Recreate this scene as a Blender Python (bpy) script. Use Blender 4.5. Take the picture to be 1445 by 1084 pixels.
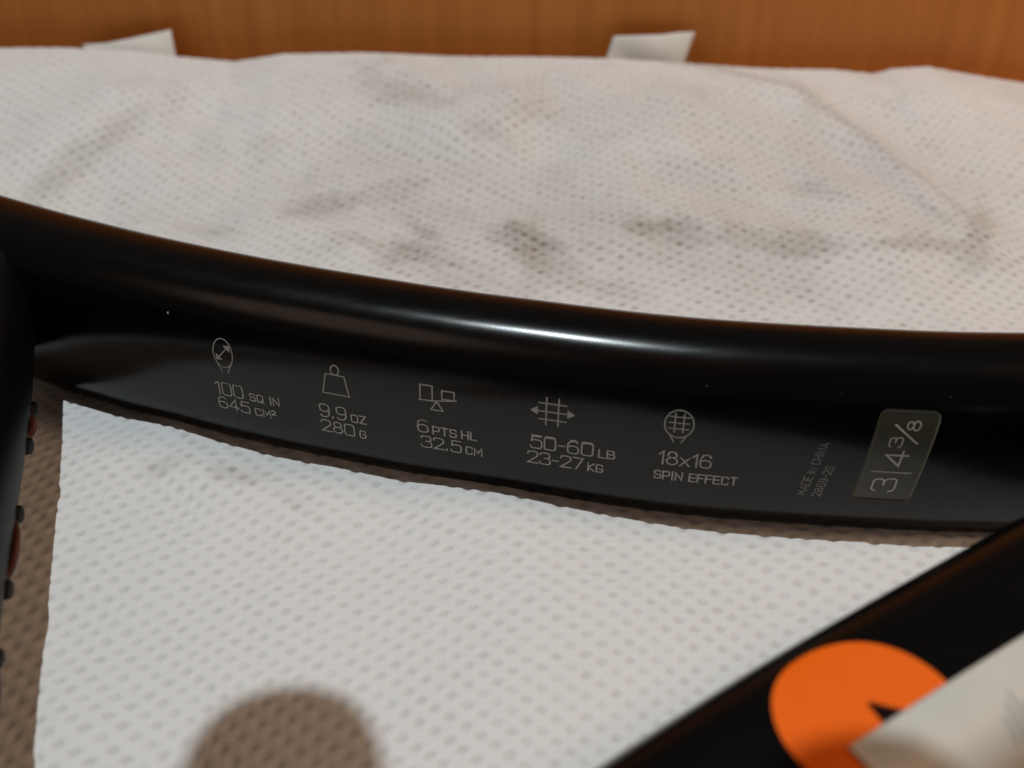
import bpy, bmesh, math, random
import numpy as np
from mathutils import Vector

random.seed(7); rng = np.random.RandomState(5)
S = 0.01                      # all layout below is in centimetres; meshes are written in metres
sc = bpy.context.scene
for o in list(bpy.data.objects): bpy.data.objects.remove(o)

# ------------------------------------------------------------------ camera
CAM_H, PITCH, F = 9.2, math.radians(37), 1600.0      # cm, down tilt, focal length in px of a 1445 px wide frame
FOCUS = 13.6
cd = bpy.data.cameras.new('camera'); cam = bpy.data.objects.new('camera', cd)
sc.collection.objects.link(cam); sc.camera = cam
cam.location = (0, 0, CAM_H*S); cam.rotation_euler = (math.pi/2-PITCH, 0, 0)
cd.sensor_width = 36; cd.lens = 36*F/1445
cd.clip_start = 0.003; cd.clip_end = 50
cd.dof.use_dof = True; cd.dof.focus_distance = FOCUS*S; cd.dof.aperture_fstop = cd.lens*1e-3/0.0019
sc.render.resolution_x = 1024; sc.render.resolution_y = 768

# ------------------------------------------------------------------ world, lamps, exposure
w = bpy.data.worlds.new('World'); sc.world = w; w.use_nodes = True
bg = w.node_tree.nodes['Background']; bg.inputs[0].default_value = (1, .80, .64, 1); bg.inputs[1].default_value = 0.052
sc.view_settings.view_transform = 'Standard'; sc.view_settings.look = 'None'
sc.view_settings.exposure = 0; sc.view_settings.gamma = 1

def lamp(name, kind, loc, energy, col, size, target=None):
    l = bpy.data.lights.new(name, kind); l.energy = energy; l.color = col
    if kind == 'AREA': l.shape = 'DISK'; l.size = size*S
    else: l.shadow_soft_size = size*S
    o = bpy.data.objects.new(name, l); sc.collection.objects.link(o)
    o.location = [c*S for c in loc]
    if target is not None:
        d = Vector([(a-b) for a, b in zip(target, loc)]); o.rotation_euler = d.to_track_quat('-Z', 'Y').to_euler()
    return o
lamp('key_lamp', 'POINT', (-13.5, 20.0, 114.0), 28.5, (0.86, 0.96, 1.0), 0.62)
lamp('warm_room_lamp', 'AREA', (-50, -35, 58), .40, (1.0, .70, .52), 44, (-2, 12, 0))
lamp('warm_side_fill', 'AREA', (34, 9.0, 30), .55, (1.0, .66, .42), 12, (0, 23, 0))  # unseen fill, added to warm the panel and the back of the cloth

# ------------------------------------------------------------------ helpers
C = sc.collection
def at(px, py, z=None, Y=None):
    """point on the ray of a photograph pixel, at height z or at depth Y (cm)"""
    dx, dy = (px-722.5)/F, (542-py)/F
    d = np.array([dx, math.cos(PITCH)+dy*math.sin(PITCH), -math.sin(PITCH)+dy*math.cos(PITCH)])
    t = (z-CAM_H)/d[2] if z is not None else Y/d[1]
    return np.array([0, 0, CAM_H])+d*t
def proj(P):
    P = np.asarray(P, float); x = P[..., 0]; y = P[..., 1]; z = P[..., 2]-CAM_H
    dep = y*math.cos(PITCH)-z*math.sin(PITCH); up = y*math.sin(PITCH)+z*math.cos(PITCH)
    return np.stack([722.5+F*x/dep, 542-F*up/dep], -1)

def empty(name, loc, label, cat, group=None):
    o = bpy.data.objects.new(name, None); C.objects.link(o)
    o.empty_display_size = .01; o.location = [c*S for c in loc]
    o['label'] = label; o['category'] = cat
    if group: o['group'] = group
    return o
def mesh_obj(name, V, Fc, mat, parent=None, smooth=True, label=None, cat=None, kind=None):
    V = np.asarray(V, float)*S
    if parent is not None: V = V-np.array(parent_loc(parent))
    me = bpy.data.meshes.new(name)
    me.from_pydata(V.tolist(), [], [tuple(int(i) for i in f) for f in Fc]); me.update()
    if smooth: me.polygons.foreach_set('use_smooth', [True]*len(me.polygons))
    o = bpy.data.objects.new(name, me); C.objects.link(o)
    if mat: me.materials.append(mat)
    if parent is not None: o.parent = parent
    if label: o['label'] = label
    if cat: o['category'] = cat
    if kind: o['kind'] = kind
    return o
def parent_loc(p):
    v = Vector((0, 0, 0))
    while p is not None: v = v+p.location; p = p.parent
    return v

def nodes(name):
    m = bpy.data.materials.new(name); m.use_nodes = True
    nt = m.node_tree; b = nt.nodes['Principled BSDF']
    return m, nt, b
def N(nt, t, **kw):
    n = nt.nodes.new(t)
    for k, v in kw.items():
        if k == 'ins':
            for i, x in v.items(): n.inputs[i].default_value = x
        else: setattr(n, k, v)
    return n
def Lk(nt, a, b): nt.links.new(a, b)
def MATH(nt, op, a, b=None, c=None, clamp=False):
    n = nt.nodes.new('ShaderNodeMath'); n.operation = op; n.use_clamp = clamp
    for i, x in enumerate((a, b, c)):
        if x is None: continue
        if isinstance(x, (int, float)): n.inputs[i].default_value = x
        else: nt.links.new(x, n.inputs[i])
    return n.outputs[0]
def simple(name, col, rough=.5, coat=0, noise_scale=None, noise_amt=.15, bump=0, bump_scale=900, spec=.5):
    m, nt, b = nodes(name)
    b.inputs['Base Color'].default_value = (*col, 1); b.inputs['Roughness'].default_value = rough
    b.inputs['Specular IOR Level'].default_value = spec
    if coat: b.inputs['Coat Weight'].default_value = coat; b.inputs['Coat Roughness'].default_value = .12
    tc = N(nt, 'ShaderNodeTexCoord')
    if noise_scale:
        nz = N(nt, 'ShaderNodeTexNoise', ins={'Scale': noise_scale, 'Detail': 5.0}); Lk(nt, tc.outputs['Object'], nz.inputs['Vector'])
        mx = N(nt, 'ShaderNodeMixRGB', ins={1: (*[c*(1-noise_amt) for c in col], 1), 2: (*[min(1, c*(1+noise_amt)) for c in col], 1)})
        Lk(nt, nz.outputs['Fac'], mx.inputs[0]); Lk(nt, mx.outputs[0], b.inputs['Base Color'])
    if bump:
        nb = N(nt, 'ShaderNodeTexNoise', ins={'Scale': bump_scale, 'Detail': 3.0}); Lk(nt, tc.outputs['Object'], nb.inputs['Vector'])
        bp = N(nt, 'ShaderNodeBump', ins={'Strength': 1.0, 'Distance': bump}); Lk(nt, nb.outputs['Fac'], bp.inputs['Height'])
        Lk(nt, bp.outputs[0], b.inputs['Normal'])
    return m

# ------------------------------------------------------------------ materials
LAT = .200                                    # cm, side of the embossed lattice
LROT = math.radians(45-9)
M = {}
def cloth_mat():
    m, nt, b = nodes('white_nonwoven')
    at_ = N(nt, 'ShaderNodeAttribute', attribute_name='stain_dim')
    uv = N(nt, 'ShaderNodeUVMap'); uv.uv_map = 'weave'      # lattice coordinates, one cell per unit
    fr = N(nt, 'ShaderNodeVectorMath', operation='FRACTION'); Lk(nt, uv.outputs[0], fr.inputs[0])
    sep = N(nt, 'ShaderNodeSeparateXYZ'); Lk(nt, fr.outputs[0], sep.inputs[0])
    dx = MATH(nt, 'ABSOLUTE', MATH(nt, 'SUBTRACT', sep.outputs[0], .5)); dy = MATH(nt, 'ABSOLUTE', MATH(nt, 'SUBTRACT', sep.outputs[1], .5))
    # soft rounded square
    d = MATH(nt, 'POWER', MATH(nt, 'ADD', MATH(nt, 'POWER', dx, 3.0), MATH(nt, 'POWER', dy, 3.0)), 1/3.)
    mr = N(nt, 'ShaderNodeMapRange', interpolation_type='SMOOTHSTEP', ins={1: .36, 2: .10, 3: 0., 4: 1.}); Lk(nt, d, mr.inputs[0])
    fl = N(nt, 'ShaderNodeVectorMath', operation='FLOOR'); Lk(nt, uv.outputs[0], fl.inputs[0])
    wn = N(nt, 'ShaderNodeTexWhiteNoise', noise_dimensions='2D'); Lk(nt, fl.outputs[0], wn.inputs[0])
    pit = MATH(nt, 'MULTIPLY', mr.outputs[0], MATH(nt, 'MULTIPLY_ADD', wn.outputs[0], .5, .6))
    tc = N(nt, 'ShaderNodeTexCoord')
    n1 = N(nt, 'ShaderNodeTexNoise', ins={'Scale': 45., 'Detail': 4.}); Lk(nt, tc.outputs['Object'], n1.inputs['Vector'])
    n2 = N(nt, 'ShaderNodeTexNoise', ins={'Scale': 3500., 'Detail': 3.}); Lk(nt, tc.outputs['Object'], n2.inputs['Vector'])
    # darkness: pits are bonded thin spots, stains grey, back dimmed as if less lit, fibre mottling
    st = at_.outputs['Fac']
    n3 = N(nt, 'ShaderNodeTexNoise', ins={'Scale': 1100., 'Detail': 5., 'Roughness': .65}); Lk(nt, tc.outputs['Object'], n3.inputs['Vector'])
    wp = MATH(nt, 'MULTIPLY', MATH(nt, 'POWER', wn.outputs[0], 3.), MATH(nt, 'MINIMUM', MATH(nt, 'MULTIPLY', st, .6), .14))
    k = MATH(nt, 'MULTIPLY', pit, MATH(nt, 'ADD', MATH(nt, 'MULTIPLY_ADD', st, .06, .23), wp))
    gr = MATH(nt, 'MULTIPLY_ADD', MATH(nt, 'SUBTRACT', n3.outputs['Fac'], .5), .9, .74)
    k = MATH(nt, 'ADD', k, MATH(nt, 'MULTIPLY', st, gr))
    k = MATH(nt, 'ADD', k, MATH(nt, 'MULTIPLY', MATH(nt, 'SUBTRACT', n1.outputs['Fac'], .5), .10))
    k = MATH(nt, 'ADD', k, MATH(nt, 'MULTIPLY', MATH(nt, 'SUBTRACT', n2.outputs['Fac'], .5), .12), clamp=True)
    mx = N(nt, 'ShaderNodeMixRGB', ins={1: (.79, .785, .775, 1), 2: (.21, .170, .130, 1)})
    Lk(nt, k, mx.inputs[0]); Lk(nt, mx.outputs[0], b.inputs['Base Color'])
    b.inputs['Roughness'].default_value = .55; b.inputs['Specular IOR Level'].default_value = .35
    b.inputs['Sheen Weight'].default_value = .1
    bp = N(nt, 'ShaderNodeBump', ins={'Strength': .6, 'Distance': .00006}); Lk(nt, n2.outputs['Fac'], bp.inputs['Height'])
    Lk(nt, bp.outputs[0], b.inputs['Normal'])
    return m
M['cloth'] = cloth_mat()
def wood_mat(name, c1, c2, c3):
    m, nt, b = nodes(name)
    tc = N(nt, 'ShaderNodeTexCoord')
    mp = N(nt, 'ShaderNodeMapping', ins={'Scale': (240, 240, 7)}); Lk(nt, tc.outputs['Object'], mp.inputs[0])
    n1 = N(nt, 'ShaderNodeTexNoise', ins={'Scale': 1.3, 'Detail': 6., 'Roughness': .6}); Lk(nt, mp.outputs[0], n1.inputs['Vector'])
    mp2 = N(nt, 'ShaderNodeMapping', ins={'Scale': (14, 14, 6)}); Lk(nt, tc.outputs['Object'], mp2.inputs[0])
    n2 = N(nt, 'ShaderNodeTexNoise', ins={'Scale': 1.1, 'Detail': 3.}); Lk(nt, mp2.outputs[0], n2.inputs['Vector'])
    cr = N(nt, 'ShaderNodeValToRGB'); cr.color_ramp.elements[0].color = (*c1, 1); cr.color_ramp.elements[1].color = (*c2, 1)
    cr.color_ramp.elements[0].position = .30; cr.color_ramp.elements[1].position = .74
    Lk(nt, n1.outputs['Fac'], cr.inputs[0])
    mx = N(nt, 'ShaderNodeMixRGB', ins={2: (*c3, 1)}); Lk(nt, MATH(nt, 'MULTIPLY', n2.outputs['Fac'], .7), mx.inputs[0]); Lk(nt, cr.outputs[0], mx.inputs[1])
    Lk(nt, mx.outputs[0], b.inputs['Base Color']); b.inputs['Roughness'].default_value = .5; b.inputs['Specular IOR Level'].default_value = .3
    return m
M['wood'] = wood_mat('orange_brown_wood', (.56, .215, .042), (.78, .34, .085), (.60, .22, .040))
M['black'] = simple('satin_black_paint', (.002, .002, .0022), .215, spec=.35, bump=.0000045, bump_scale=5200)
def wear(m, base, amt, scale):
    nt = m.node_tree; b = nt.nodes['Principled BSDF']; tc = N(nt, 'ShaderNodeTexCoord'); mp = N(nt, 'ShaderNodeMapping', ins={'Scale': (.5, 2.2, 1.6), 'Rotation': (0, 0, -.22)})
    nz = N(nt, 'ShaderNodeTexNoise', ins={'Scale': scale, 'Detail': 6., 'Roughness': .65}); Lk(nt, tc.outputs['Object'], mp.inputs[0]); Lk(nt, mp.outputs[0], nz.inputs['Vector'])
    Lk(nt, MATH(nt, 'MULTIPLY_ADD', MATH(nt, 'SUBTRACT', nz.outputs['Fac'], .5), amt, base), b.inputs['Roughness'])
wear(M['black'], .215, .16, 260.)
M['bridge_black'] = simple('dull_black_bumper', (.002, .002, .0022), .5, spec=.12, bump=.00001, bump_scale=2500)
M['print'] = simple('grey_print', (.46, .455, .44), .5, noise_scale=3000, noise_amt=.25)
M['faint_print'] = simple('worn_grey_print', (.36, .36, .36), .5, noise_scale=2500, noise_amt=.5)
M['size_sticker'] = simple('olive_foil', (.062, .062, .042), .42, noise_scale=400, noise_amt=.2)
M['sticker_rim'] = simple('foil_edge', (.30, .29, .20), .35)
M['sticker_print'] = simple('pale_print', (.78, .77, .72), .5)
M['orange'] = simple('orange_paint', (.93, .145, .004), .6, spec=.2, noise_scale=500, noise_amt=.05)
M['label'] = simple('white_paper_label', (.60, .60, .56), .5, noise_scale=160, noise_amt=.08)
M['label_print'] = simple('label_ink', (.36, .42, .41), .6)
M['grommet'] = simple('black_plastic', (.004, .004, .0045), .6, spec=.2, bump=.00001, bump_scale=3000)
M['string'] = simple('copper_string', (.09, .028, .018), .4)
M['skin'] = simple('skin', (.55, .30, .20), .5, noise_scale=300, noise_amt=.1)
M['nail'] = simple('fingernail', (.65, .42, .34), .3)
M['matt_black'] = simple('matt_black_print', (.004, .004, .004), .9, spec=.1)
M['dust'] = simple('dust', (.5, .5, .48), .8)

# ------------------------------------------------------------------ setting: table top and wooden panel
def box(name, a, b_, mat, parent=None, bev=.15, **kw):
    bm = bmesh.new(); bmesh.ops.create_cube(bm, size=1)
    for v in bm.verts:
        v.co = Vector([(a[i]+b_[i])/2+v.co[i]*(b_[i]-a[i]) for i in range(3)])
    if bev: bmesh.ops.bevel(bm, geom=bm.edges[:], offset=bev, segments=2, affect='EDGES')
    bm.verts.ensure_lookup_table(); bm.verts.index_update()
    V = [tuple(v.co) for v in bm.verts]; Fc = [[v.index for v in f.verts] for f in bm.faces]; bm.free()
    return mesh_obj(name, V, Fc, mat, parent, smooth=False, **kw)
box('table_top', (-60, -40, -3), (60, 22.75, -.35), M['wood'], kind='structure')
box('wooden_panel', (-60, 22.8, -3), (60, 24.8, 8), M['wood'], label='upright orange-brown wooden panel with fine vertical grain behind the white cloth', cat='wood panel')

# ------------------------------------------------------------------ value noise
_T = rng.rand(256, 256)
def vnoise(x, y, s, ox=0, oy=0):
    x = x/s+ox+100; y = y/s+oy+100
    xi = np.floor(x).astype(int); yi = np.floor(y).astype(int); fx = x-xi; fy = y-yi
    fx = fx*fx*(3-2*fx); fy = fy*fy*(3-2*fy)
    g = lambda i, j: _T[i % 256, j % 256]
    return (g(xi, yi)*(1-fx)+g(xi+1, yi)*fx)*(1-fy)+(g(xi, yi+1)*(1-fx)+g(xi+1, yi+1)*fx)*fy-.5
def sstep(a, b, x):
    t = np.clip((x-a)/(b-a), 0, 1); return t*t*(3-2*t)
def seg_dist(X, Y, pts):
    best = np.full(X.shape, 1e9)
    for (x0, y0), (x1, y1) in zip(pts[:-1], pts[1:]):
        dx, dy = x1-x0, y1-y0; t = np.clip(((X-x0)*dx+(Y-y0)*dy)/(dx*dx+dy*dy), 0, 1)
        best = np.minimum(best, np.hypot(X-x0-t*dx, Y-y0-t*dy))
    return best

# ------------------------------------------------------------------ cloth
YB = 22.0
outline = [(-200, 66), (0, 66), (90, 66), (180, 70), (250, 78), (330, 85), (365, 80), (400, 74), (520, 73), (640, 78), (760, 79), (860, 82), (960, 88), (1060, 95), (1180, 98),
           (1235, 104), (1260, 97), (1310, 94), (1360, 103), (1445, 117), (1600, 128)]
op = np.array([at(px, py, Y=YB) for px, py in outline])
def g2(px, py): p = at(px, py, z=0.1); return (p[0], p[1])
FOLDS = [([g2(780, 118), g2(900, 126), g2(1010, 138), g2(1110, 165), g2(1200, 208), g2(1300, 270), g2(1380, 325)], .30, .10),
         ([g2(395, 292), g2(500, 262), g2(600, 240), g2(700, 180), g2(780, 150)], .45, .10),
         ([g2(330, 100), g2(480, 110), g2(560, 140), g2(690, 190)], .5, .10),
         ([g2(640, 330), g2(760, 300), g2(950, 300), g2(1200, 350), g2(1445, 350)], .5, .07),
         ([g2(0, 250), g2(120, 200), g2(240, 150)], .6, .07),
         ([g2(150, 640), g2(240, 610), g2(330, 690), g2(430, 700)], .35, .05),
         ([g2(690, 720), g2(760, 850), g2(700, 960)], .55, .05),
         ([g2(1445, 110), g2(1250, 130), g2(1150, 125)], .35, .10)]
def cloth_z(X, Y):
    z = np.zeros_like(X)
    amp = .10+.32*sstep(12.5, 18, Y)
    z += amp*(vnoise(X, Y, 3.1)+.55*vnoise(X, Y*1.3, 1.5, 7, 3)+.32*vnoise(X+Y*.4, Y, .75, 3, 9))
    for pts, wd, h in FOLDS:
        d = seg_dist(X+.35*vnoise(X, Y, .8, 4, 4), Y, pts); z += 1.7*h*np.exp(-(d/wd/1.7)**2)
    zo = np.interp(X, op[:, 0], op[:, 2])
    t = sstep(16.5, YB, Y)
    z = z*(1-sstep(20.2, YB, Y)*.95)+t*zo
    # rests lightly under the racket
    return z-.02
# stains, in photograph positions unprojected on the cloth: px, py, rx, ry, angle, strength
STAINS = [(860, 310, 430, 85, 4, .30), (640, 250, 260, 70, 0, .26), (1200, 240, 260, 60, 14, .26), (800, 150, 330, 40, 5, .20), (570, 130, 75, 22, 12, .5), (690, 190, 80, 20, 35, .42), (770, 160, 110, 20, 15, .3), (470, 285, 75, 15, -14, .55), (560, 262, 90, 18, -6, .42), (640, 300, 90, 22, 12, .35),
          (575, 350, 55, 20, 5, .75), (600, 330, 40, 14, 25, .6), (760, 342, 62, 26, 25, .9), (712, 335, 50, 15, 20, .6), (830, 345, 50, 28, 0, .4), (925, 318, 75, 20, 5, 1.0), (960, 335, 70, 18, 0, .6),
          (1130, 345, 120, 16, 4, .6), (1040, 330, 80, 18, 4, .5), (1280, 345, 90, 10, 2, .5), (150, 200, 80, 18, -38, .42), (90, 250, 70, 16, -35, .36), (290, 325, 55, 12, 5, .45), (1150, 268, 100, 14, 10, .4),
          (1000, 240, 120, 20, 12, .22), (650, 390, 120, 16, 10, .3), (820, 400, 90, 14, 8, .35), (1380, 315, 22, 50, 10, .5), (1300, 285, 60, 10, 32, .4),
          (230, 662, 40, 12, -20, .35), (340, 672, 50, 14, 15, .40), (400, 700, 40, 12, 30, .26)]
def stain_dim_field(X, Y, Z):
    P = proj(np.stack([X, Y, Z], -1)); px, py = P[..., 0], P[..., 1]
    nz = vnoise(X, Y, .9, 21, 5)+.6*vnoise(X, Y, .4, 2, 31)+.4*vnoise(X, Y, .17, 12, 3)
    s = np.zeros_like(X)
    for cx, cy, rx, ry, a, st in STAINS:
        a = math.radians(a); u = (px-cx)*math.cos(a)+(py-cy)*math.sin(a); v = -(px-cx)*math.sin(a)+(py-cy)*math.cos(a)
        d = np.sqrt((u/rx/1.25)**2+(v/ry/1.45)**2)+nz*.95
        s = np.maximum(s, st*.92*(1-sstep(.0, 1.35, d)))
    for pts, wd, st in ((FOLDS[0][0], .24, .42),):
        d = seg_dist(X, Y-.2, pts)/wd+nz*.9; s = np.maximum(s, st*.85*(1-sstep(.1, 1.5, d)))
    s += (.10*sstep(-.1, .6, nz)+.11)*sstep(9.5, 14, Y)  # weaker light towards the back, put into the cloth colour
    return np.clip(s, 0, 1)
def weave_uv(X, Y):
    wx = X+.05*vnoise(X, Y, .33, 60, 7)+.35*vnoise(X, Y, 3.5, 40, 2)+.10*vnoise(X, Y, 1.1, 9, 9); wy = Y+.05*vnoise(X, Y, .31, 14, 77)+.35*vnoise(X, Y, 3.2, 4, 52)+.10*vnoise(X, Y, 1.2, 19, 29)
    m = np.linalg.inv(np.array([[.150, .140], [.140, -.105]])*1.04)
    return m[0, 0]*wx+m[0, 1]*wy, m[1, 0]*wx+m[1, 1]*wy
cloth = empty('white_cloth', (0, 14, 0), 'crumpled white non-woven cloth with embossed dots and grey smudges, spread under the black racket', 'cloth')
def build_cloth():
    nx = 760
    ys = [-2.0]
    while ys[-1] < 5.2: ys.append(ys[-1]+.3)
    ys[-1] = 5.2
    while ys[-1] < YB: ys.append(ys[-1]+.0205*(1+max(0, ys[-1]-9)*.05))
    ys[-1] = YB
    ys = np.array(ys); u = np.linspace(-1, 1, nx)
    hw = 6.0+.50*np.maximum(ys-5, 0)
    X = u[None, :]*hw[:, None]; Y = np.repeat(ys[:, None], nx, 1)
    Z = cloth_z(X, Y)
    Zs = Z.copy()
    U, V = weave_uv(X, Y)
    du = np.abs(U-np.floor(U)-.5); dv = np.abs(V-np.floor(V)-.5); d = (du**3+dv**3)**(1/3.)
    pit = 1-sstep(.0, .44, d)
    Z = Z-.023*pit*(1-sstep(19, 22, Y)*.5)
    # back edge rolls over and drops behind
    ex = []
    for dy, dz in ((.12, -.05), (.22, -.16), (.28, -.35), (.30, -.8)):
        ex.append((X[-1], Y[-1]+dy, np.maximum(Z[-1]+dz, -.3)))
    X2 = np.vstack([X]+[e[0][None] for e in ex]); Y2 = np.vstack([Y]+[e[1][None] for e in ex]); Z2 = np.vstack([Z]+[e[2][None] for e in ex])
    st = stain_dim_field(X2, Y2, np.vstack([Zs]+[e[2][None] for e in ex]))
    U, V = weave_uv(X2, Y2)
    ny = X2.shape[0]; co = np.stack([X2, Y2-14, Z2], -1).reshape(-1, 3)*S
    idx = np.arange(ny*nx).reshape(ny, nx)
    q = np.stack([idx[:-1, :-1], idx[:-1, 1:], idx[1:, 1:], idx[1:, :-1]], -1).reshape(-1, 4)
    me = bpy.data.meshes.new('cloth_sheet')
    me.vertices.add(len(co)); me.vertices.foreach_set('co', co.ravel())
    me.loops.add(q.size); me.loops.foreach_set('vertex_index', q.ravel().astype(np.int32))
    me.polygons.add(len(q)); me.polygons.foreach_set('loop_start', np.arange(0, q.size, 4, dtype=np.int32))
    me.polygons.foreach_set('loop_total', np.full(len(q), 4, dtype=np.int32))
    me.update(calc_edges=True); me.polygons.foreach_set('use_smooth', np.ones(len(q), bool))
    a = me.attributes.new('stain_dim', 'FLOAT', 'POINT'); a.data.foreach_set('value', st.ravel().astype(np.float32))
    uvl = me.uv_layers.new(name='weave'); uv = np.stack([U.ravel()[q.ravel()], V.ravel()[q.ravel()]], -1)
    uvl.data.foreach_set('uv', uv.ravel().astype(np.float32))
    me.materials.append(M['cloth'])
    o = bpy.data.objects.new('sheet', me); C.objects.link(o); o.parent = cloth
    print('cloth quads', len(q))
build_cloth()
def tab(pts, Y, label, notch=None):
    """folded strap end: outline in the picture, standing at depth Y, two plies thick, slightly curled"""
    n = 14; top = pts['top']; bot = pts['bot']
    V = []; Fc = []
    rows = 8
    for side in (0, 1):
        for r in range(rows+1):
            t = r/rows
            for i in range(n+1):
                s = i/n
                ax = np.interp(s, [p[0] for p in top], [p[1] for p in top]); ay = np.interp(s, [p[0] for p in top], [p[2] for p in top])
                bx = np.interp(s, [p[0] for p in bot], [p[1] for p in bot]); by = np.interp(s, [p[0] for p in bot], [p[2] for p in bot])
                yy = Y+.28*t*t+.06*math.sin(5*s+t*3)+side*.07
                V.append(at(bx+(ax-bx)*t, by+(ay-by)*t, Y=yy))
    m = (rows+1)*(n+1)
    for side in (0, 1):
        for r in range(rows):
            for i in range(n):
                a = side*m+r*(n+1)+i; f = (a, a+1, a+n+2, a+n+1); Fc.append(f if side == 0 else f[::-1])
    per = [r*(n+1) for r in range(rows+1)]+[rows*(n+1)+i for i in range(1, n+1)]+[r*(n+1)+n for r in range(rows-1, -1, -1)]
    for a, b in zip(per[:-1], per[1:]): Fc.append((a, b, b+m, a+m))
    o = mesh_obj('strap_tab', V, Fc, M['tab'], cloth, label=label)
    return o
M['tab'] = simple('strap_cloth', (.66, .64, .60), .65, noise_scale=200, noise_amt=.12, bump=.00005, bump_scale=1800)
tab({'top': [(0, 117, 63), (.25, 150, 61), (.45, 175, 56), (1, 241, 42)], 'bot': [(0, 122, 92), (1, 251, 92)]}, 22.08, 'left strap end, slanting up to a point at its right')
tab({'top': [(0, 866, 51), (.6, 935, 49), (.75, 955, 46), (1, 981, 45)], 'bot': [(0, 851, 96), (1, 962, 100)]}, 22.15, 'right strap end, a leaning rectangle')
# tiny dark speck on the left strap
# ------------------------------------------------------------------ the racket
racket = empty('tennis_racket', (0, 10.5, 0), 'glossy black tennis racket throat with grey printed specifications, orange disc and white label', 'racket')
def catmull(P, n):
    P = np.asarray(P, float); P = np.vstack([2*P[0]-P[1], P, 2*P[-1]-P[-2]]); out = []
    for i in range(1, len(P)-2):
        for t in np.linspace(0, 1, n, endpoint=False):
            a, b, c, d = P[i-1:i+3]
            out.append(.5*((2*b)+(-a+c)*t+(2*a-5*b+4*c-d)*t*t+(-a+3*b-3*c+d)*t**3))
    out.append(P[-2]); return np.array(out)
NPHI = 72
class Sweep:
    """superellipse section (half width a, half height b) along a centre line; phi = 0 at the outer/far side"""
    def __init__(self, pts, a, b, ex=3.0, n=26, exb=None):
        P = catmull([list(p) for p in pts], n)        # columns: x, y, zc [, a, b]
        self.c = P[:, :3]; self.a = P[:, 3] if P.shape[1] > 3 else np.full(len(P), a); self.b = P[:, 4] if P.shape[1] > 4 else np.full(len(P), b)
        self.ex = ex; self.exb = exb or ex; d = np.gradient(self.c, axis=0); d[:, 2] = 0; d /= np.linalg.norm(d, axis=1)[:, None]
        self.t = d; self.n = np.stack([-d[:, 1], d[:, 0], 0*d[:, 0]], -1)
        self.s = np.concatenate([[0], np.cumsum(np.linalg.norm(np.diff(self.c, axis=0), axis=1))])
    def sec(self, phi):
        c, s = np.cos(phi), np.sin(phi); e = np.where(s >= 0, 2/self.ex, 2/self.exb)
        return np.sign(c)*np.abs(c)**e, np.sign(s)*np.abs(s)**e
    def P(self, s, phi, off=0.):
        s = np.asarray(s, float); phi = np.asarray(phi, float)
        I = lambda A: np.stack([np.interp(s, self.s, A[:, k]) for k in range(3)], -1)
        c, n = I(self.c), I(self.n); a = np.interp(s, self.s, self.a)+off; b = np.interp(s, self.s, self.b)+off
        x, z = self.sec(phi)
        p = c+n*(x*a)[..., None]; p[..., 2] += z*b
        return p
    def mesh(self, name, mat, parent, nphi=NPHI, **kw):
        # uniform arc spacing round the section
        ph = self.uniform(nphi); V = []; Fc = []
        for s in self.s: V.extend(self.P(np.full(nphi, s), ph))
        n = len(self.s)
        for i in range(n-1):
            for j in range(nphi):
                k = (j+1) % nphi; Fc.append((i*nphi+j, i*nphi+k, (i+1)*nphi+k, (i+1)*nphi+j))
        Fc.append(list(range(nphi))); Fc.append([(n-1)*nphi+j for j in range(nphi)][::-1])
        return mesh_obj(name, V, Fc, mat, parent, **kw)
    def uniform(self, n):
        ph = np.linspace(0, 2*math.pi, 4001); x, z = self.sec(ph); L = np.concatenate([[0], np.cumsum(np.hypot(np.diff(x*self.a.mean()), np.diff(z*self.b.mean())))])
        self.peri = L[-1]; self._L, self._ph = L, ph
        return np.interp(np.linspace(0, L[-1], n, endpoint=False), L, ph)
    def phi_of(self, q): return np.interp(q % self.peri, self._L, self._ph)
    def locate(self, px, py, side):
        """surface coordinates (s, q) of the visible point seen at a pixel"""
        self.uniform(8)
        ss, qq = np.meshgrid(np.linspace(self.s[0], self.s[-1], 700), np.linspace(*side, 400), indexing='ij')
        pr = proj(self.P(ss, self.phi_of(qq))); d = np.hypot(pr[..., 0]-px, pr[..., 1]-py); i = np.unravel_index(d.argmin(), d.shape)
        return ss[i], qq[i]

BH, ZC = 1.18, 1.03
# far arm: lower near edge followed in the photograph (at z=.45), centre line half a width behind it
lowpx = [(-420, 377), (-150, 452), (85, 532), (300, 592), (540, 643), (720, 674), (950, 706), (1200, 725), (1400, 733), (1700, 731), (2050, 720)]
A = .72
cl = []
lw = np.array([at(px, py, z=.30) for px, py in lowpx])
dd = np.gradient(lw, axis=0); dd /= np.linalg.norm(dd, axis=1)[:, None]
for p, d in zip(lw, dd): cl.append((p[0]-d[1]*(A-.03), p[1]+d[0]*(A-.03), ZC, A, BH))
far = Sweep(cl, A, BH, 2.6, exb=4.2)
far.uniform(8)
far.mesh('throat_arm', M['black'], racket, label='far arm of the throat, its inner side printed with grey text and icons')
Q = far.peri
# n points to +Y (far); phi: 0 far side, pi/2 top, pi near side, 3pi/2 bottom
SIDE = (Q*.25, Q*.70)
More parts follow.
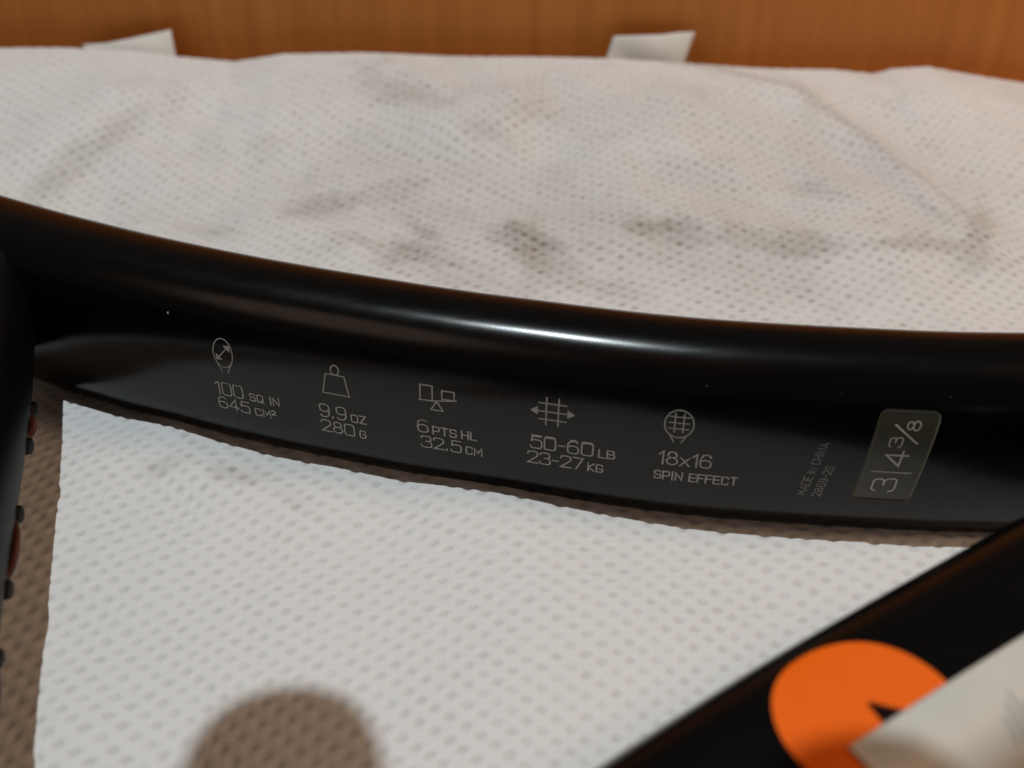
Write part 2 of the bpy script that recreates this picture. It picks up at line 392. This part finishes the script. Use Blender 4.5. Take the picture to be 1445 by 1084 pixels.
# near arm
uppx = [(500, 1300), (790, 1098), (1072, 921), (1336, 773), (1450, 712), (1600, 655), (1900, 600)]
AN = .93
up = np.array([at(px, py, z=2.0) for px, py in uppx]); dd = np.gradient(up, axis=0); dd /= np.linalg.norm(dd, axis=1)[:, None]
cl = [(p[0]+d[1]*(AN-.06), p[1]-d[0]*(AN-.06), ZC, AN, BH) for p, d in zip(up, dd)]
cl = [tuple(np.array(cl[0])-np.array([*(np.array(cl[1])-np.array(cl[0]))[:2]/np.hypot(*(np.array(cl[1])-np.array(cl[0]))[:2])*4.6, 0, 0, 0]))]+cl
near = Sweep(cl, AN, BH, 3.6); near.uniform(8)
near.mesh('throat_arm', M['black'], racket, label='near arm of the throat, out of focus, with orange disc and white label')
QN = near.peri
# hoop bridge at the left
hp = [(-6.95, 12.9), (-6.75, 12.2), (-6.52, 11.4), (-6.24, 10.5), (-5.95, 9.4), (-5.68, 8.3), (-5.36, 7.0), (-5.15, 6.2), (-4.65, 4.4), (-4.05, 2.6), (-3.35, 1.0)]
hoop = Sweep([(x, y, 1.32, .62, .80) for x, y in hp], .6, .80, 2.1, n=22)
hoop.uniform(8)
hoop.mesh('head_bridge', M['bridge_black'], racket, label='dull black bumper-covered bridge of the head')

# --- grommet strip and string loops on the throat side of the bridge
def tube(name, P, r, mat, parent, nseg=12, **kw):
    P = np.asarray(P, float); t = np.gradient(P, axis=0); t /= np.linalg.norm(t, axis=1)[:, None]
    r = np.broadcast_to(r, (len(P),)); V = []; Fc = []
    for p, d, rr in zip(P, t, r):
        u = np.cross(d, [0.1, .2, 1]); u /= np.linalg.norm(u); v = np.cross(d, u)
        for j in range(nseg):
            a = 2*math.pi*j/nseg; V.append(p+rr*(math.cos(a)*u+math.sin(a)*v))
    n = len(P)
    for i in range(n-1):
        for j in range(nseg):
            k = (j+1) % nseg; Fc.append((i*nseg+j, i*nseg+k, (i+1)*nseg+k, (i+1)*nseg+j))
    Fc.append(list(range(nseg))[::-1]); Fc.append([(n-1)*nseg+j for j in range(nseg)])
    return mesh_obj(name, V, Fc, mat, parent, **kw)
def hoop_pt(s, dz, off):   # on the +x (throat) side: phi=0 side is n=(-dy,dx); travelling -Y => n = (+x)
    z = dz/.80; ph = math.asin(max(-1, min(1, z)))
    return hoop.P(np.array([s]), np.array([ph*1.0]), off)[0]
sy = lambda y: float(np.interp(-y, [-c for c in hoop.c[:, 1]], hoop.s))
strip = Sweep([(x+.55, y, 1.38, .07, .22) for x, y in hp[2:]], .1, .3, 3.0, n=14)
strip.mesh('grommet_strip', M['grommet'], racket, nphi=24)
for (y0, y1) in ((10.15, 9.7), (8.4, 7.55), (6.5, 5.8)):
    pts = []
    for t in np.linspace(0, 1, 17):
        y = y0+(y1-y0)*t; p = hoop_pt(sy(y), -.32, .0); p = p+np.array([-.04+.08*math.sin(math.pi*t)**.6, 0, 0]); pts.append(p)
    tube('string', pts, .052, M['string'], racket)
    for y in (y0+.10, y1-.10):
        p = hoop_pt(sy(y), -.32, 0); tube('grommet', [p+np.array([-.1, 0, 0]), p+np.array([.02, 0, 0]), p+np.array([.05, 0, 0]), p+np.array([.06, 0, 0])], [.11, .10, .09, .06], M['grommet'], racket, nseg=14)

# ------------------------------------------------------------------ stroke lettering laid on the curved surface
def chaikin(P, k=2, closed=False):
    P = [np.array(p, float) for p in P]
    for _ in range(k):
        out = [] if closed else [P[0]]
        m = len(P) if closed else len(P)-1
        for i in range(m):
            a, b = P[i], P[(i+1) % len(P)]; out += [a*.75+b*.25, a*.25+b*.75]
        if not closed: out.append(P[-1])
        P = out
    return P
def RR(x0, y0, x1, y1): return ('c', [(x0, y0), ((x0+x1)/2, y0), (x1, y0), (x1, (y0+y1)/2), (x1, y1), ((x0+x1)/2, y1), (x0, y1), (x0, (y0+y1)/2)])
six = [(.55, .90), (.46, 1), (.22, 1.02), (.03, .85), (0, .5), (0, .15), (.12, 0), (.46, 0), (.6, .12), (.6, .42), (.48, .58), (.14, .58), (0, .42)]
GL = {
 '0': (.62, [RR(0, 0, .62, 1)]), 'O': (.62, [RR(0, 0, .62, 1)]), 'Q': (.66, [RR(0, 0, .62, 1), ('l', [(.42, .22), (.68, -.04)])]),
 '1': (.26, [('l', [(0, .82), (.22, 1), (.22, 0)])]),
 '2': (.6, [('s', [(.0, .80), (.05, 1), (.3, 1.01), (.58, 1), (.62, .68), (.5, .5), (.0, .0)]), ('l', [(.0, 0), (.62, 0)])]),
 '3': (.6, [('s', [(.0, .84), (.05, 1), (.3, 1), (.58, 1), (.6, .56), (.3, .54)]), ('s', [(.3, .54), (.62, .52), (.64, 0), (.3, 0), (.03, 0), (-.02, .2)])]),
 '4': (.66, [('l', [(.48, 0), (.48, 1), (.0, .27), (.66, .27)])]),
 '5': (.6, [('l', [(.56, 1), (.08, 1), (.05, .58)]), ('s', [(.05, .58), (.2, .66), (.6, .64), (.62, .3), (.6, 0), (.3, 0), (.03, 0), (-.01, .16)])]),
 '6': (.6, [('s', six)]), '9': (.6, [('s', [(.6-x, 1-y) for x, y in six])]),
 '7': (.58, [('l', [(0, 1), (.58, 1), (.18, 0)])]),
 '8': (.6, [('l', [(.3+.25*math.cos(t*math.pi/12), .77+.23*math.sin(t*math.pi/12)) for t in range(25)]), ('l', [(.3+.3*math.cos(t*math.pi/12), .27+.27*math.sin(t*math.pi/12)) for t in range(25)])]),
 '-': (.34, [('l', [(.02, .45), (.34, .45)])]), '.': (.14, [('l', [(.04, 0), (.04, .11)])]), ' ': (.18, []),
 '|': (.2, [('l', [(.1, -.2), (.1, 1.2)])]), '/': (.5, [('l', [(0, -.05), (.5, 1.05)])]),
 'S': (.56, [('s', [(.55, .86), (.5, 1), (.28, 1), (.0, 1), (-.01, .54), (.28, .52), (.58, .5), (.58, 0), (.28, 0), (.03, 0), (0, .16)])]),
 'I': (.1, [('l', [(.05, 0), (.05, 1)])]), 'N': (.62, [('l', [(0, 0), (0, 1), (.6, 0), (.6, 1)])]),
 'C': (.58, [('s', [(.58, .82), (.52, 1), (.3, 1), (0, 1), (0, .5), (0, 0), (.3, 0), (.52, 0), (.58, .18)])]),
 'G': (.6, [('s', [(.58, .84), (.52, 1), (.3, 1), (0, 1), (0, .5), (0, 0), (.3, 0), (.58, 0), (.6, .42)]), ('l', [(.6, .44), (.32, .44)])]),
 'M': (.72, [('l', [(0, 0), (0, 1), (.36, .3), (.72, 1), (.72, 0)])]), 'Z': (.58, [('l', [(0, 1), (.56, 1), (0, 0), (.58, 0)])]),
 'P': (.56, [('l', [(0, 0), (0, 1)]), ('s', [(0, 1), (.3, 1), (.58, 1), (.58, .4), (.3, .4), (0, .4)])]),
 'T': (.56, [('l', [(0, 1), (.56, 1)]), ('l', [(.28, 1), (.28, 0)])]), 'H': (.6, [('l', [(0, 0), (0, 1)]), ('l', [(.6, 0), (.6, 1)]), ('l', [(0, .5), (.6, .5)])]),
 'L': (.48, [('l', [(0, 1), (0, 0), (.48, 0)])]), 'B': (.58, [('l', [(0, 0), (0, 1)]), ('s', [(0, 1), (.3, 1), (.55, 1), (.55, .54), (.3, .53), (0, .53)]), ('s', [(0, .53), (.3, .53), (.6, .53), (.6, 0), (.3, 0), (0, 0)])]),
 'K': (.58, [('l', [(0, 0), (0, 1)]), ('l', [(.55, 1), (.03, .5), (.58, 0)])]), 'F': (.5, [('l', [(0, 0), (0, 1), (.52, 1)]), ('l', [(0, .52), (.44, .52)])]),
 'E': (.52, [('l', [(.52, 1), (0, 1), (0, 0), (.52, 0)]), ('l', [(0, .52), (.46, .52)])]), 'D': (.6, [('l', [(0, 0), (0, 1)]), ('s', [(0, 1), (.3, 1), (.62, 1), (.62, .5), (.62, 0), (.3, 0), (0, 0)])]),
 'A': (.64, [('l', [(0, 0), (.32, 1), (.64, 0)]), ('l', [(.12, .32), (.52, .32)])]), 'x': (.52, [('l', [(0, .66), (.5, 0)]), ('l', [(.5, .66), (0, 0)])]),
 'U': (.6, [('s', [(0, 1), (0, .5), (0, 0), (.3, 0), (.6, 0), (.6, .5), (.6, 1)])]), 'R': (.58, [('l', [(0, 0), (0, 1)]), ('s', [(0, 1), (.3, 1), (.58, 1), (.58, .42), (.3, .42), (0, .42)]), ('l', [(.3, .42), (.58, 0)])]),
}
def text_strokes(runs, x0=0., y0=0., gap=.17):
    """runs: list of (text, height_cm, width factor, dy) ; returns polylines in cm"""
    out = []; x = x0
    for txt, h, wf, dy in runs:
        for ch in txt:
            wd, st = GL[ch]
            for k, P in st:
                if k == 'c': Q_ = chaikin(P, 2, True); Q_.append(Q_[0])
                elif k == 's': Q_ = chaikin(P, 3)
                else: Q_ = P
                out.append([(x+p[0]*h*wf, y0+dy+p[1]*h) for p in Q_])
            x += (wd+gap+(.07 if h < .12 else 0))*h*wf
    return out, x
_k = 0
def ribbon(strokes, width, surf, s0, q0, sx=1, qx=-1, rot=0, off=.004, skew=0):
    """strokes (local x right, y up) laid on the surface; returns V, F"""
    global _k
    V = []; Fc = []
    for st in strokes:
        P = np.array(st, float); 
        # resample straight pieces so they follow the curvature
        R = [P[0]]
        for a, b in zip(P[:-1], P[1:]):
            m = max(1, int(np.hypot(*(b-a))/.06))
            for j in range(1, m+1): R.append(a+(b-a)*j/m)
        P = np.array(R); closed = np.allclose(P[0], P[-1]) and len(P) > 4
        d = np.diff(P, axis=0); d /= np.maximum(np.linalg.norm(d, axis=1), 1e-9)[:, None]
        if closed:
            tin = np.vstack([d[-1:], d]); tout = np.vstack([d, d[:1]])
        else:
            tin = np.vstack([d[:1], d]); tout = np.vstack([d, d[-1:]])
            P = P.copy(); P[0] -= d[0]*width*.35; P[-1] += d[-1]*width*.35
        nin = np.stack([-tin[:, 1], tin[:, 0]], -1); nout = np.stack([-tout[:, 1], tout[:, 0]], -1); nn = nin+nout
        L2 = np.maximum((nn**2).sum(1), .6)
        nn = nn*(2/L2)[:, None]*.5*2/2
        A_, B_ = P+nn*width/2, P-nn*width/2
        _k += 1; o = off+(_k % 7)*.0004
        base = len(V)
        for a, b in zip(A_, B_):
            for c in (a, b):
                x, y = c[0]*math.cos(rot)-c[1]*math.sin(rot), c[0]*math.sin(rot)+c[1]*math.cos(rot)
                x += skew*y
                V.append(surf.P(np.array([s0+sx*x]), np.array([surf.phi_of(q0+qx*y)]), o)[0])
        for i in range(len(P)-1): Fc.append((base+2*i, base+2*i+1, base+2*i+3, base+2*i+2))
    return V, Fc
def printed(name, strokes, width, px, py, mat=None, surf=far, side=SIDE, fills=None, **kw):
    s0, q0 = surf.locate(px, py, side)
    V, Fc = ribbon(strokes, width, surf, s0, q0, **kw)
    return mesh_obj(name, V, Fc, mat or M['print'], racket, smooth=False)
W = .0335
def fill_tri(p, q, r, n=5):
    """a solid small triangle as strokes side by side"""
    out = []
    for i in range(n):
        t = (i+.5)/n; a = np.array(p)*(1-t)+np.array(q)*t; out.append([tuple(a), tuple(np.array(p)*(1-t)+np.array(r)*t)])
    return out
H1, H2, H3 = .188, .108, .166
def spec(name, px, py, top, bottom, px2, py2, h1=H1, wf=1.0):
    st, _ = text_strokes(top); printed(name+'_text', st, W, px, py)
    st, _ = text_strokes(bottom); printed(name+'_text', st, W*.95, px2, py2)
spec('head_size', 308, 554, [('100', H1, 1.02, 0), (' ', H1, .9, 0), ('SQ', H2, 1.1, 0), (' ', H2, 1.3, 0), ('IN', H2, 1.14, 0)], [('645', H3, 1.12, 0), (' ', H3, .8, 0), ('CM', H2, 1.15, 0), ('2', .065, 1.1, .055)], 311, 573)
spec('weight', 451, 586, [('9.9', H1, 1.05, 0), (' ', H1, .5, 0), ('OZ', H2, 1.15, 0)], [('280', H3, 1.16, 0), (' ', H1, .6, 0), ('G', H2, 1.1, 0)], 455, 606)
spec('balance', 592, 608, [('6', H1, 1.05, 0), (' ', H1, .4, 0), ('PTS', H2, 1.15, 0), (' ', H2, .8, 0), ('HL', H2, 1.15, 0)], [('32.5', H3, 1.14, 0), (' ', H3, .5, 0), ('CM', H2, 1.1, 0)], 595, 629)
spec('tension', 748, 631, [('50-60', H1, 1.08, 0), (' ', H1, .5, 0), ('LB', H2, 1.2, 0)], [('23-27', H3, 1.12, 0), (' ', H3, .5, 0), ('KG', H2, 1.05, 0)], 746, 651)
spec('string_pattern', 928, 653, [('18x16', H1*.97, 1.02, 0)], [('SPIN EFFECT', .112, 1.03, 0)], 922, 673)
# icons, centred on their pixel
def ell(rx, ry, n=36, cx=0, cy=0, a0=0, a1=360): return [(cx+rx*math.cos(math.radians(a0+(a1-a0)*i/n)), cy+ry*math.sin(math.radians(a0+(a1-a0)*i/n))) for i in range(n+1)]
ic = [ell(.125, .195, cy=.03), [(-.10, -.09), (-.035, -.235)], [(.10, -.09), (.035, -.235)], [(-.05, -.02), (.05, .10)]]
ic = ic[:3]+[[(-.05, -.02), (.05, .10)]]
ic += fill_tri((-.088, -.065), (-.085, .015), (-.015, -.055)); ic += fill_tri((.088, .140), (.085, .06), (.015, .130))
printed('head_size_icon', ic, .024, 315, 502)
ic = [[(-.115, .12), (.115, .12), (.165, -.15), (-.165, -.15), (-.115, .12)], ell(.05, .062, cy=.185)]
printed('weight_icon', ic, .028, 472, 542)
ic = [[(-.19, .15), (-.05, .15), (-.05, -.05), (-.19, -.05), (-.19, .15)], [(.06, .11), (.20, .11), (.20, .0), (.06, .0), (.06, .11)], [(-.2, -.05), (-.05, -.045), (.22, .0)],
      [(0, -.045), (-.07, -.17), (.07, -.17), (0, -.045)]]
printed('balance_icon', ic, .030, 615, 562)
ic = [[(-.08, .2), (-.08, -.2)], [(.075, .2), (.075, -.2)], [(-.17, .12), (.17, .12)], [(-.24, 0), (.24, 0)], [(-.17, -.12), (.17, -.12)]]
ic = [[(x*.88, y*.88) for x, y in q] for q in ic]
ic += fill_tri((-.24, 0), (-.165, .045), (-.165, -.045)); ic += fill_tri((.24, 0), (.165, .045), (.165, -.045))
printed('tension_icon', ic, .029, 779, 582)
ic = [ell(.15, .175, cy=.02), [(-.09, -.12), (-.04, -.215)], [(.09, -.12), (.04, -.215)]]
for x in (-.045, .045): ic.append([(x, .15), (x, -.08)])
for y in (.11, .035, -.04): ic.append([(-.1, y), (.1, y)])
printed('string_pattern_icon', ic, .026, 956, 601)
# vertical small print and the grip size sticker
st, _ = text_strokes([('MADE IN CHINA', .088, .95, 0)]); printed('origin_text', st, .0165, 1136, 698, M['faint_print'], rot=math.pi/2, skew=.2)
st, _ = text_strokes([('2869-20', .088, .95, 0)]); printed('origin_text', st, .0165, 1155, 699, M['faint_print'], rot=math.pi/2, skew=.2)
def patch(name, surf, s0, q0, poly, off, mat, parent=racket, side=None, n=14, **kw):
    """thin sticker following the surface; poly = function (u,v in 0..1) -> local (x,y)"""
    V = []; Fc = []; nx, ny = n, n
    for j in range(ny+1):
        for i in range(nx+1):
            x, y = poly(i/nx, j/ny); V.append(surf.P(np.array([s0+x]), np.array([surf.phi_of(q0-y)]), off)[0])
    for j in range(ny):
        for i in range(nx): a = j*(nx+1)+i; Fc.append((a, a+1, a+nx+2, a+nx+1))
    m = len(V)
    per = [i for i in range(nx+1)]+[(nx+1)*(j+1)-1 for j in range(1, ny+1)]+[(nx+1)*ny+i for i in range(nx-1, -1, -1)]+[(nx+1)*j for j in range(ny-1, 0, -1)]
    low = {}
    for j in range(ny+1):
        for i in range(nx+1):
            if j*(nx+1)+i in set(per):
                x, y = poly(i/nx, j/ny); low[j*(nx+1)+i] = len(V); V.append(surf.P(np.array([s0+x]), np.array([surf.phi_of(q0-y)]), off-.004)[0])
    for a, b in zip(per, per[1:]+per[:1]): Fc.append((a, b, low[b], low[a]))
    return mesh_obj(name, V, Fc, mat, parent, **kw)
def rrect(wd, ht, r, grow=0):
    def f(u, v):
        X, Y = (u-.5)*2, (v-.5)*2          # square to rounded rectangle
        x, y = X*(wd/2+grow), Y*(ht/2+grow); R = r+grow
        cx, cy = max(abs(x)-(wd/2+grow-R), 0), max(abs(y)-(ht/2+grow-R), 0)
        m = max(cx, cy)
        if m > 0 and cx > 0 and cy > 0:
            h = math.hypot(cx, cy); k = m/h; x -= math.copysign(cx*(1-k), x); y -= math.copysign(cy*(1-k), y)
        return x+.10*y, y
    return f
s0, q0 = far.locate(1264, 648, SIDE); SQ0 = (s0, q0)
print('sticker', s0, q0, proj(far.P([s0-.3, s0+.3], [far.phi_of(q0)]*2)), proj(far.P([s0, s0], far.phi_of(np.array([q0-.65, q0+.65])))))
patch('size_sticker', far, s0, q0, rrect(.60, 1.21, .08, .012), .006, M['sticker_rim'], n=24)
stk = patch('size_sticker', far, s0, q0, rrect(.60, 1.21, .08), .009, M['size_sticker'], n=24, label='olive-grey rounded grip size sticker')
def on_sticker(name, strokes, wd, x, y):
    V, Fc = ribbon(strokes, wd, far, s0+x+.1*y, q0-y, rot=math.pi/2, off=.013, skew=.1); return mesh_obj(name, V, Fc, M['sticker_print'], racket, smooth=False)
st, _ = text_strokes([('3', .24, 1.18, 0)]); on_sticker('size_text', st, .030, .10, -.45)
on_sticker('size_text', [[(0, -.20), (0, .20)]], .034, .0, -.17)
st, _ = text_strokes([('4', .23, 1.3, 0)]); on_sticker('size_text', st, .036, .11, -.085)
st, _ = text_strokes([('3', .13, 1.45, 0)]); on_sticker('size_text', st, .025, .0, .17)
on_sticker('size_text', [[(0, -.15), (.215, .12)]], .034, .0, .225)
st, _ = text_strokes([('8', .13, 1.4, 0)]); on_sticker('size_text', st, .023, .13, .385)

# orange disc and label on the near arm
SN = (QN*.02, QN*.55)
def disc(name, surf, px, py, r, mat, off, rx=1., q_shift=0):
    s0, q0 = surf.locate(px, py, SN); V = [surf.P(np.array([s0]), np.array([surf.phi_of(q0)]), off)[0]]; Fc = []
    K, R = 56, 12
    for k in range(1, R+1):
        for j in range(K):
            a = 2*math.pi*j/K; V.append(surf.P(np.array([s0+rx*r*k/R*math.cos(a)]), np.array([surf.phi_of(q0-r*k/R*math.sin(a))]), off)[0])
    for j in range(K): Fc.append((0, 1+j, 1+(j+1) % K))
    for k in range(R-1):
        for j in range(K): Fc.append((1+k*K+j, 1+(k+1)*K+j, 1+(k+1)*K+(j+1) % K, 1+k*K+(j+1) % K))
    return mesh_obj(name, V, Fc, mat, racket), s0, q0
near.uniform(8)
_, ds, dq = disc('orange_disc', near, 1230, 1014, .725, M['orange'], .004)
# black mark inside the disc, partly under the label
V, Fc = ribbon(fill_tri((.07, .10), (.03, -.15), (.24, -.10), 10), .04, near, ds, dq, off=.012)
mesh_obj('disc_mark', V, Fc, M['matt_black'], racket, smooth=False)
# white label: from the middle of the top round the outer side
ls, lq = near.locate(1266, 1008, SN)
def lab(u, v): return (-.52+u*5.0, .0-v*1.55)
patch('white_label', near, ls, lq, lab, .022, M['label'], n=40, label='white paper label wrapped over the near arm, partly covering the orange disc')
for i in range(9):
    V, Fc = ribbon([[(0, 0), (.0, .22+.06*(i % 3))]], .03+.012*(i % 2), near, ls+.72+i*.085, lq+.62, off=.028)
    mesh_obj('label_print', V, Fc, M['label_print'], racket, smooth=False)

# dust specks on the arm
for (px, py, r) in ((236, 442, .016), (38, 480, .007), (207, 452, .004), (519, 640, .008), (997, 545, .005), (1186, 556, .004), (1340, 560, .004), (700, 560, .003)):
    s, q = far.locate(px, py, SIDE); c = far.P(np.array([s]), np.array([far.phi_of(q)]), .003)[0]
    bm = bmesh.new(); bmesh.ops.create_icosphere(bm, subdivisions=1, radius=r)
    V = [tuple(np.array(v.co)*np.array([.6, .6, 1.3])*(1+.3*random.random())+c) for v in bm.verts]; bm.verts.index_update(); Fc = [[v.index for v in f.verts] for f in bm.faces]; bm.free()
    mesh_obj('dust_speck', V, Fc, M['dust'], racket)

# ------------------------------------------------------------------ hand held above the frame, whose shadow falls at the bottom
def hand():
    t0 = np.array([-3.15, 9.2, 9.9]); OFF = np.array([-.08-.95, -.68+.95, 9.2])
    V = []; E = []; R = []
    def add(p, r, par=None):
        V.append([c*S for c in np.array(p)+OFF]); R.append(r*S)
        if par is not None: E.append((par, len(V)-1))
        return len(V)-1
    wr = add((1.6, -4.5, 16.5), 2.3); pal = add((1.2, -.5, 14.6), 2.4, wr); fa = add((2.2, -10, 19), 2.6, wr)
    k1 = add((-2.2, 2.6, 13.0), 1.1, pal); a = add((-2.8, 5.6, 11.4), 1.05, k1); b = add((-3.0, 7.7, 10.5), .95, a); add(t0, .82, b)
    for x, y in ((.9, 6.6), (2.7, 6.6), (4.4, 6.45)):
        k = add((x, 2.6, 13.0), .95, pal); a = add((x+.1, y, 12.1), .86, k); b = add((x+.1, y+.2, 10.9), .78, a); add((x+.1, y-1.6, 10.6), .7, b)
    th = add((-2.4, -1.5, 13.6), 1.1, pal); b = add((-4.4, .6, 12.2), .95, th); add((-5.2, 2.6, 11.6), .78, b)
    me = bpy.data.meshes.new('hand'); me.from_pydata(V, E, []); o = bpy.data.objects.new('hand', me); C.objects.link(o)
    sk = o.modifiers.new('skin', 'SKIN'); su = o.modifiers.new('sub', 'SUBSURF'); su.levels = su.render_levels = 2
    for i, v in enumerate(me.skin_vertices[0].data if me.skin_vertices else []): pass
    return o, R
def build_hand():
    o, R = hand(); me = o.data
    bpy.context.view_layer.objects.active = o
    if not me.skin_vertices:
        bm = bmesh.new(); bm.from_mesh(me); bm.verts.layers.skin.verify(); bm.to_mesh(me); bm.free()
    for sv, r in zip(me.skin_vertices[0].data, R): sv.radius = (r, r)
    me.skin_vertices[0].data[1].use_root = True
    me.materials.append(M['skin'])
    dg = bpy.context.evaluated_depsgraph_get(); ev = o.evaluated_get(dg); nm = bpy.data.meshes.new_from_object(ev)
    bpy.data.objects.remove(o)
    nm.materials.clear(); nm.materials.append(M['skin'])
    nm.polygons.foreach_set('use_smooth', [True]*len(nm.polygons))
    h = bpy.data.objects.new('hand', nm); C.objects.link(h)
    h['label'] = 'hand with one finger stretched out, held above the racket just outside the picture'; h['category'] = 'hand'
build_hand()
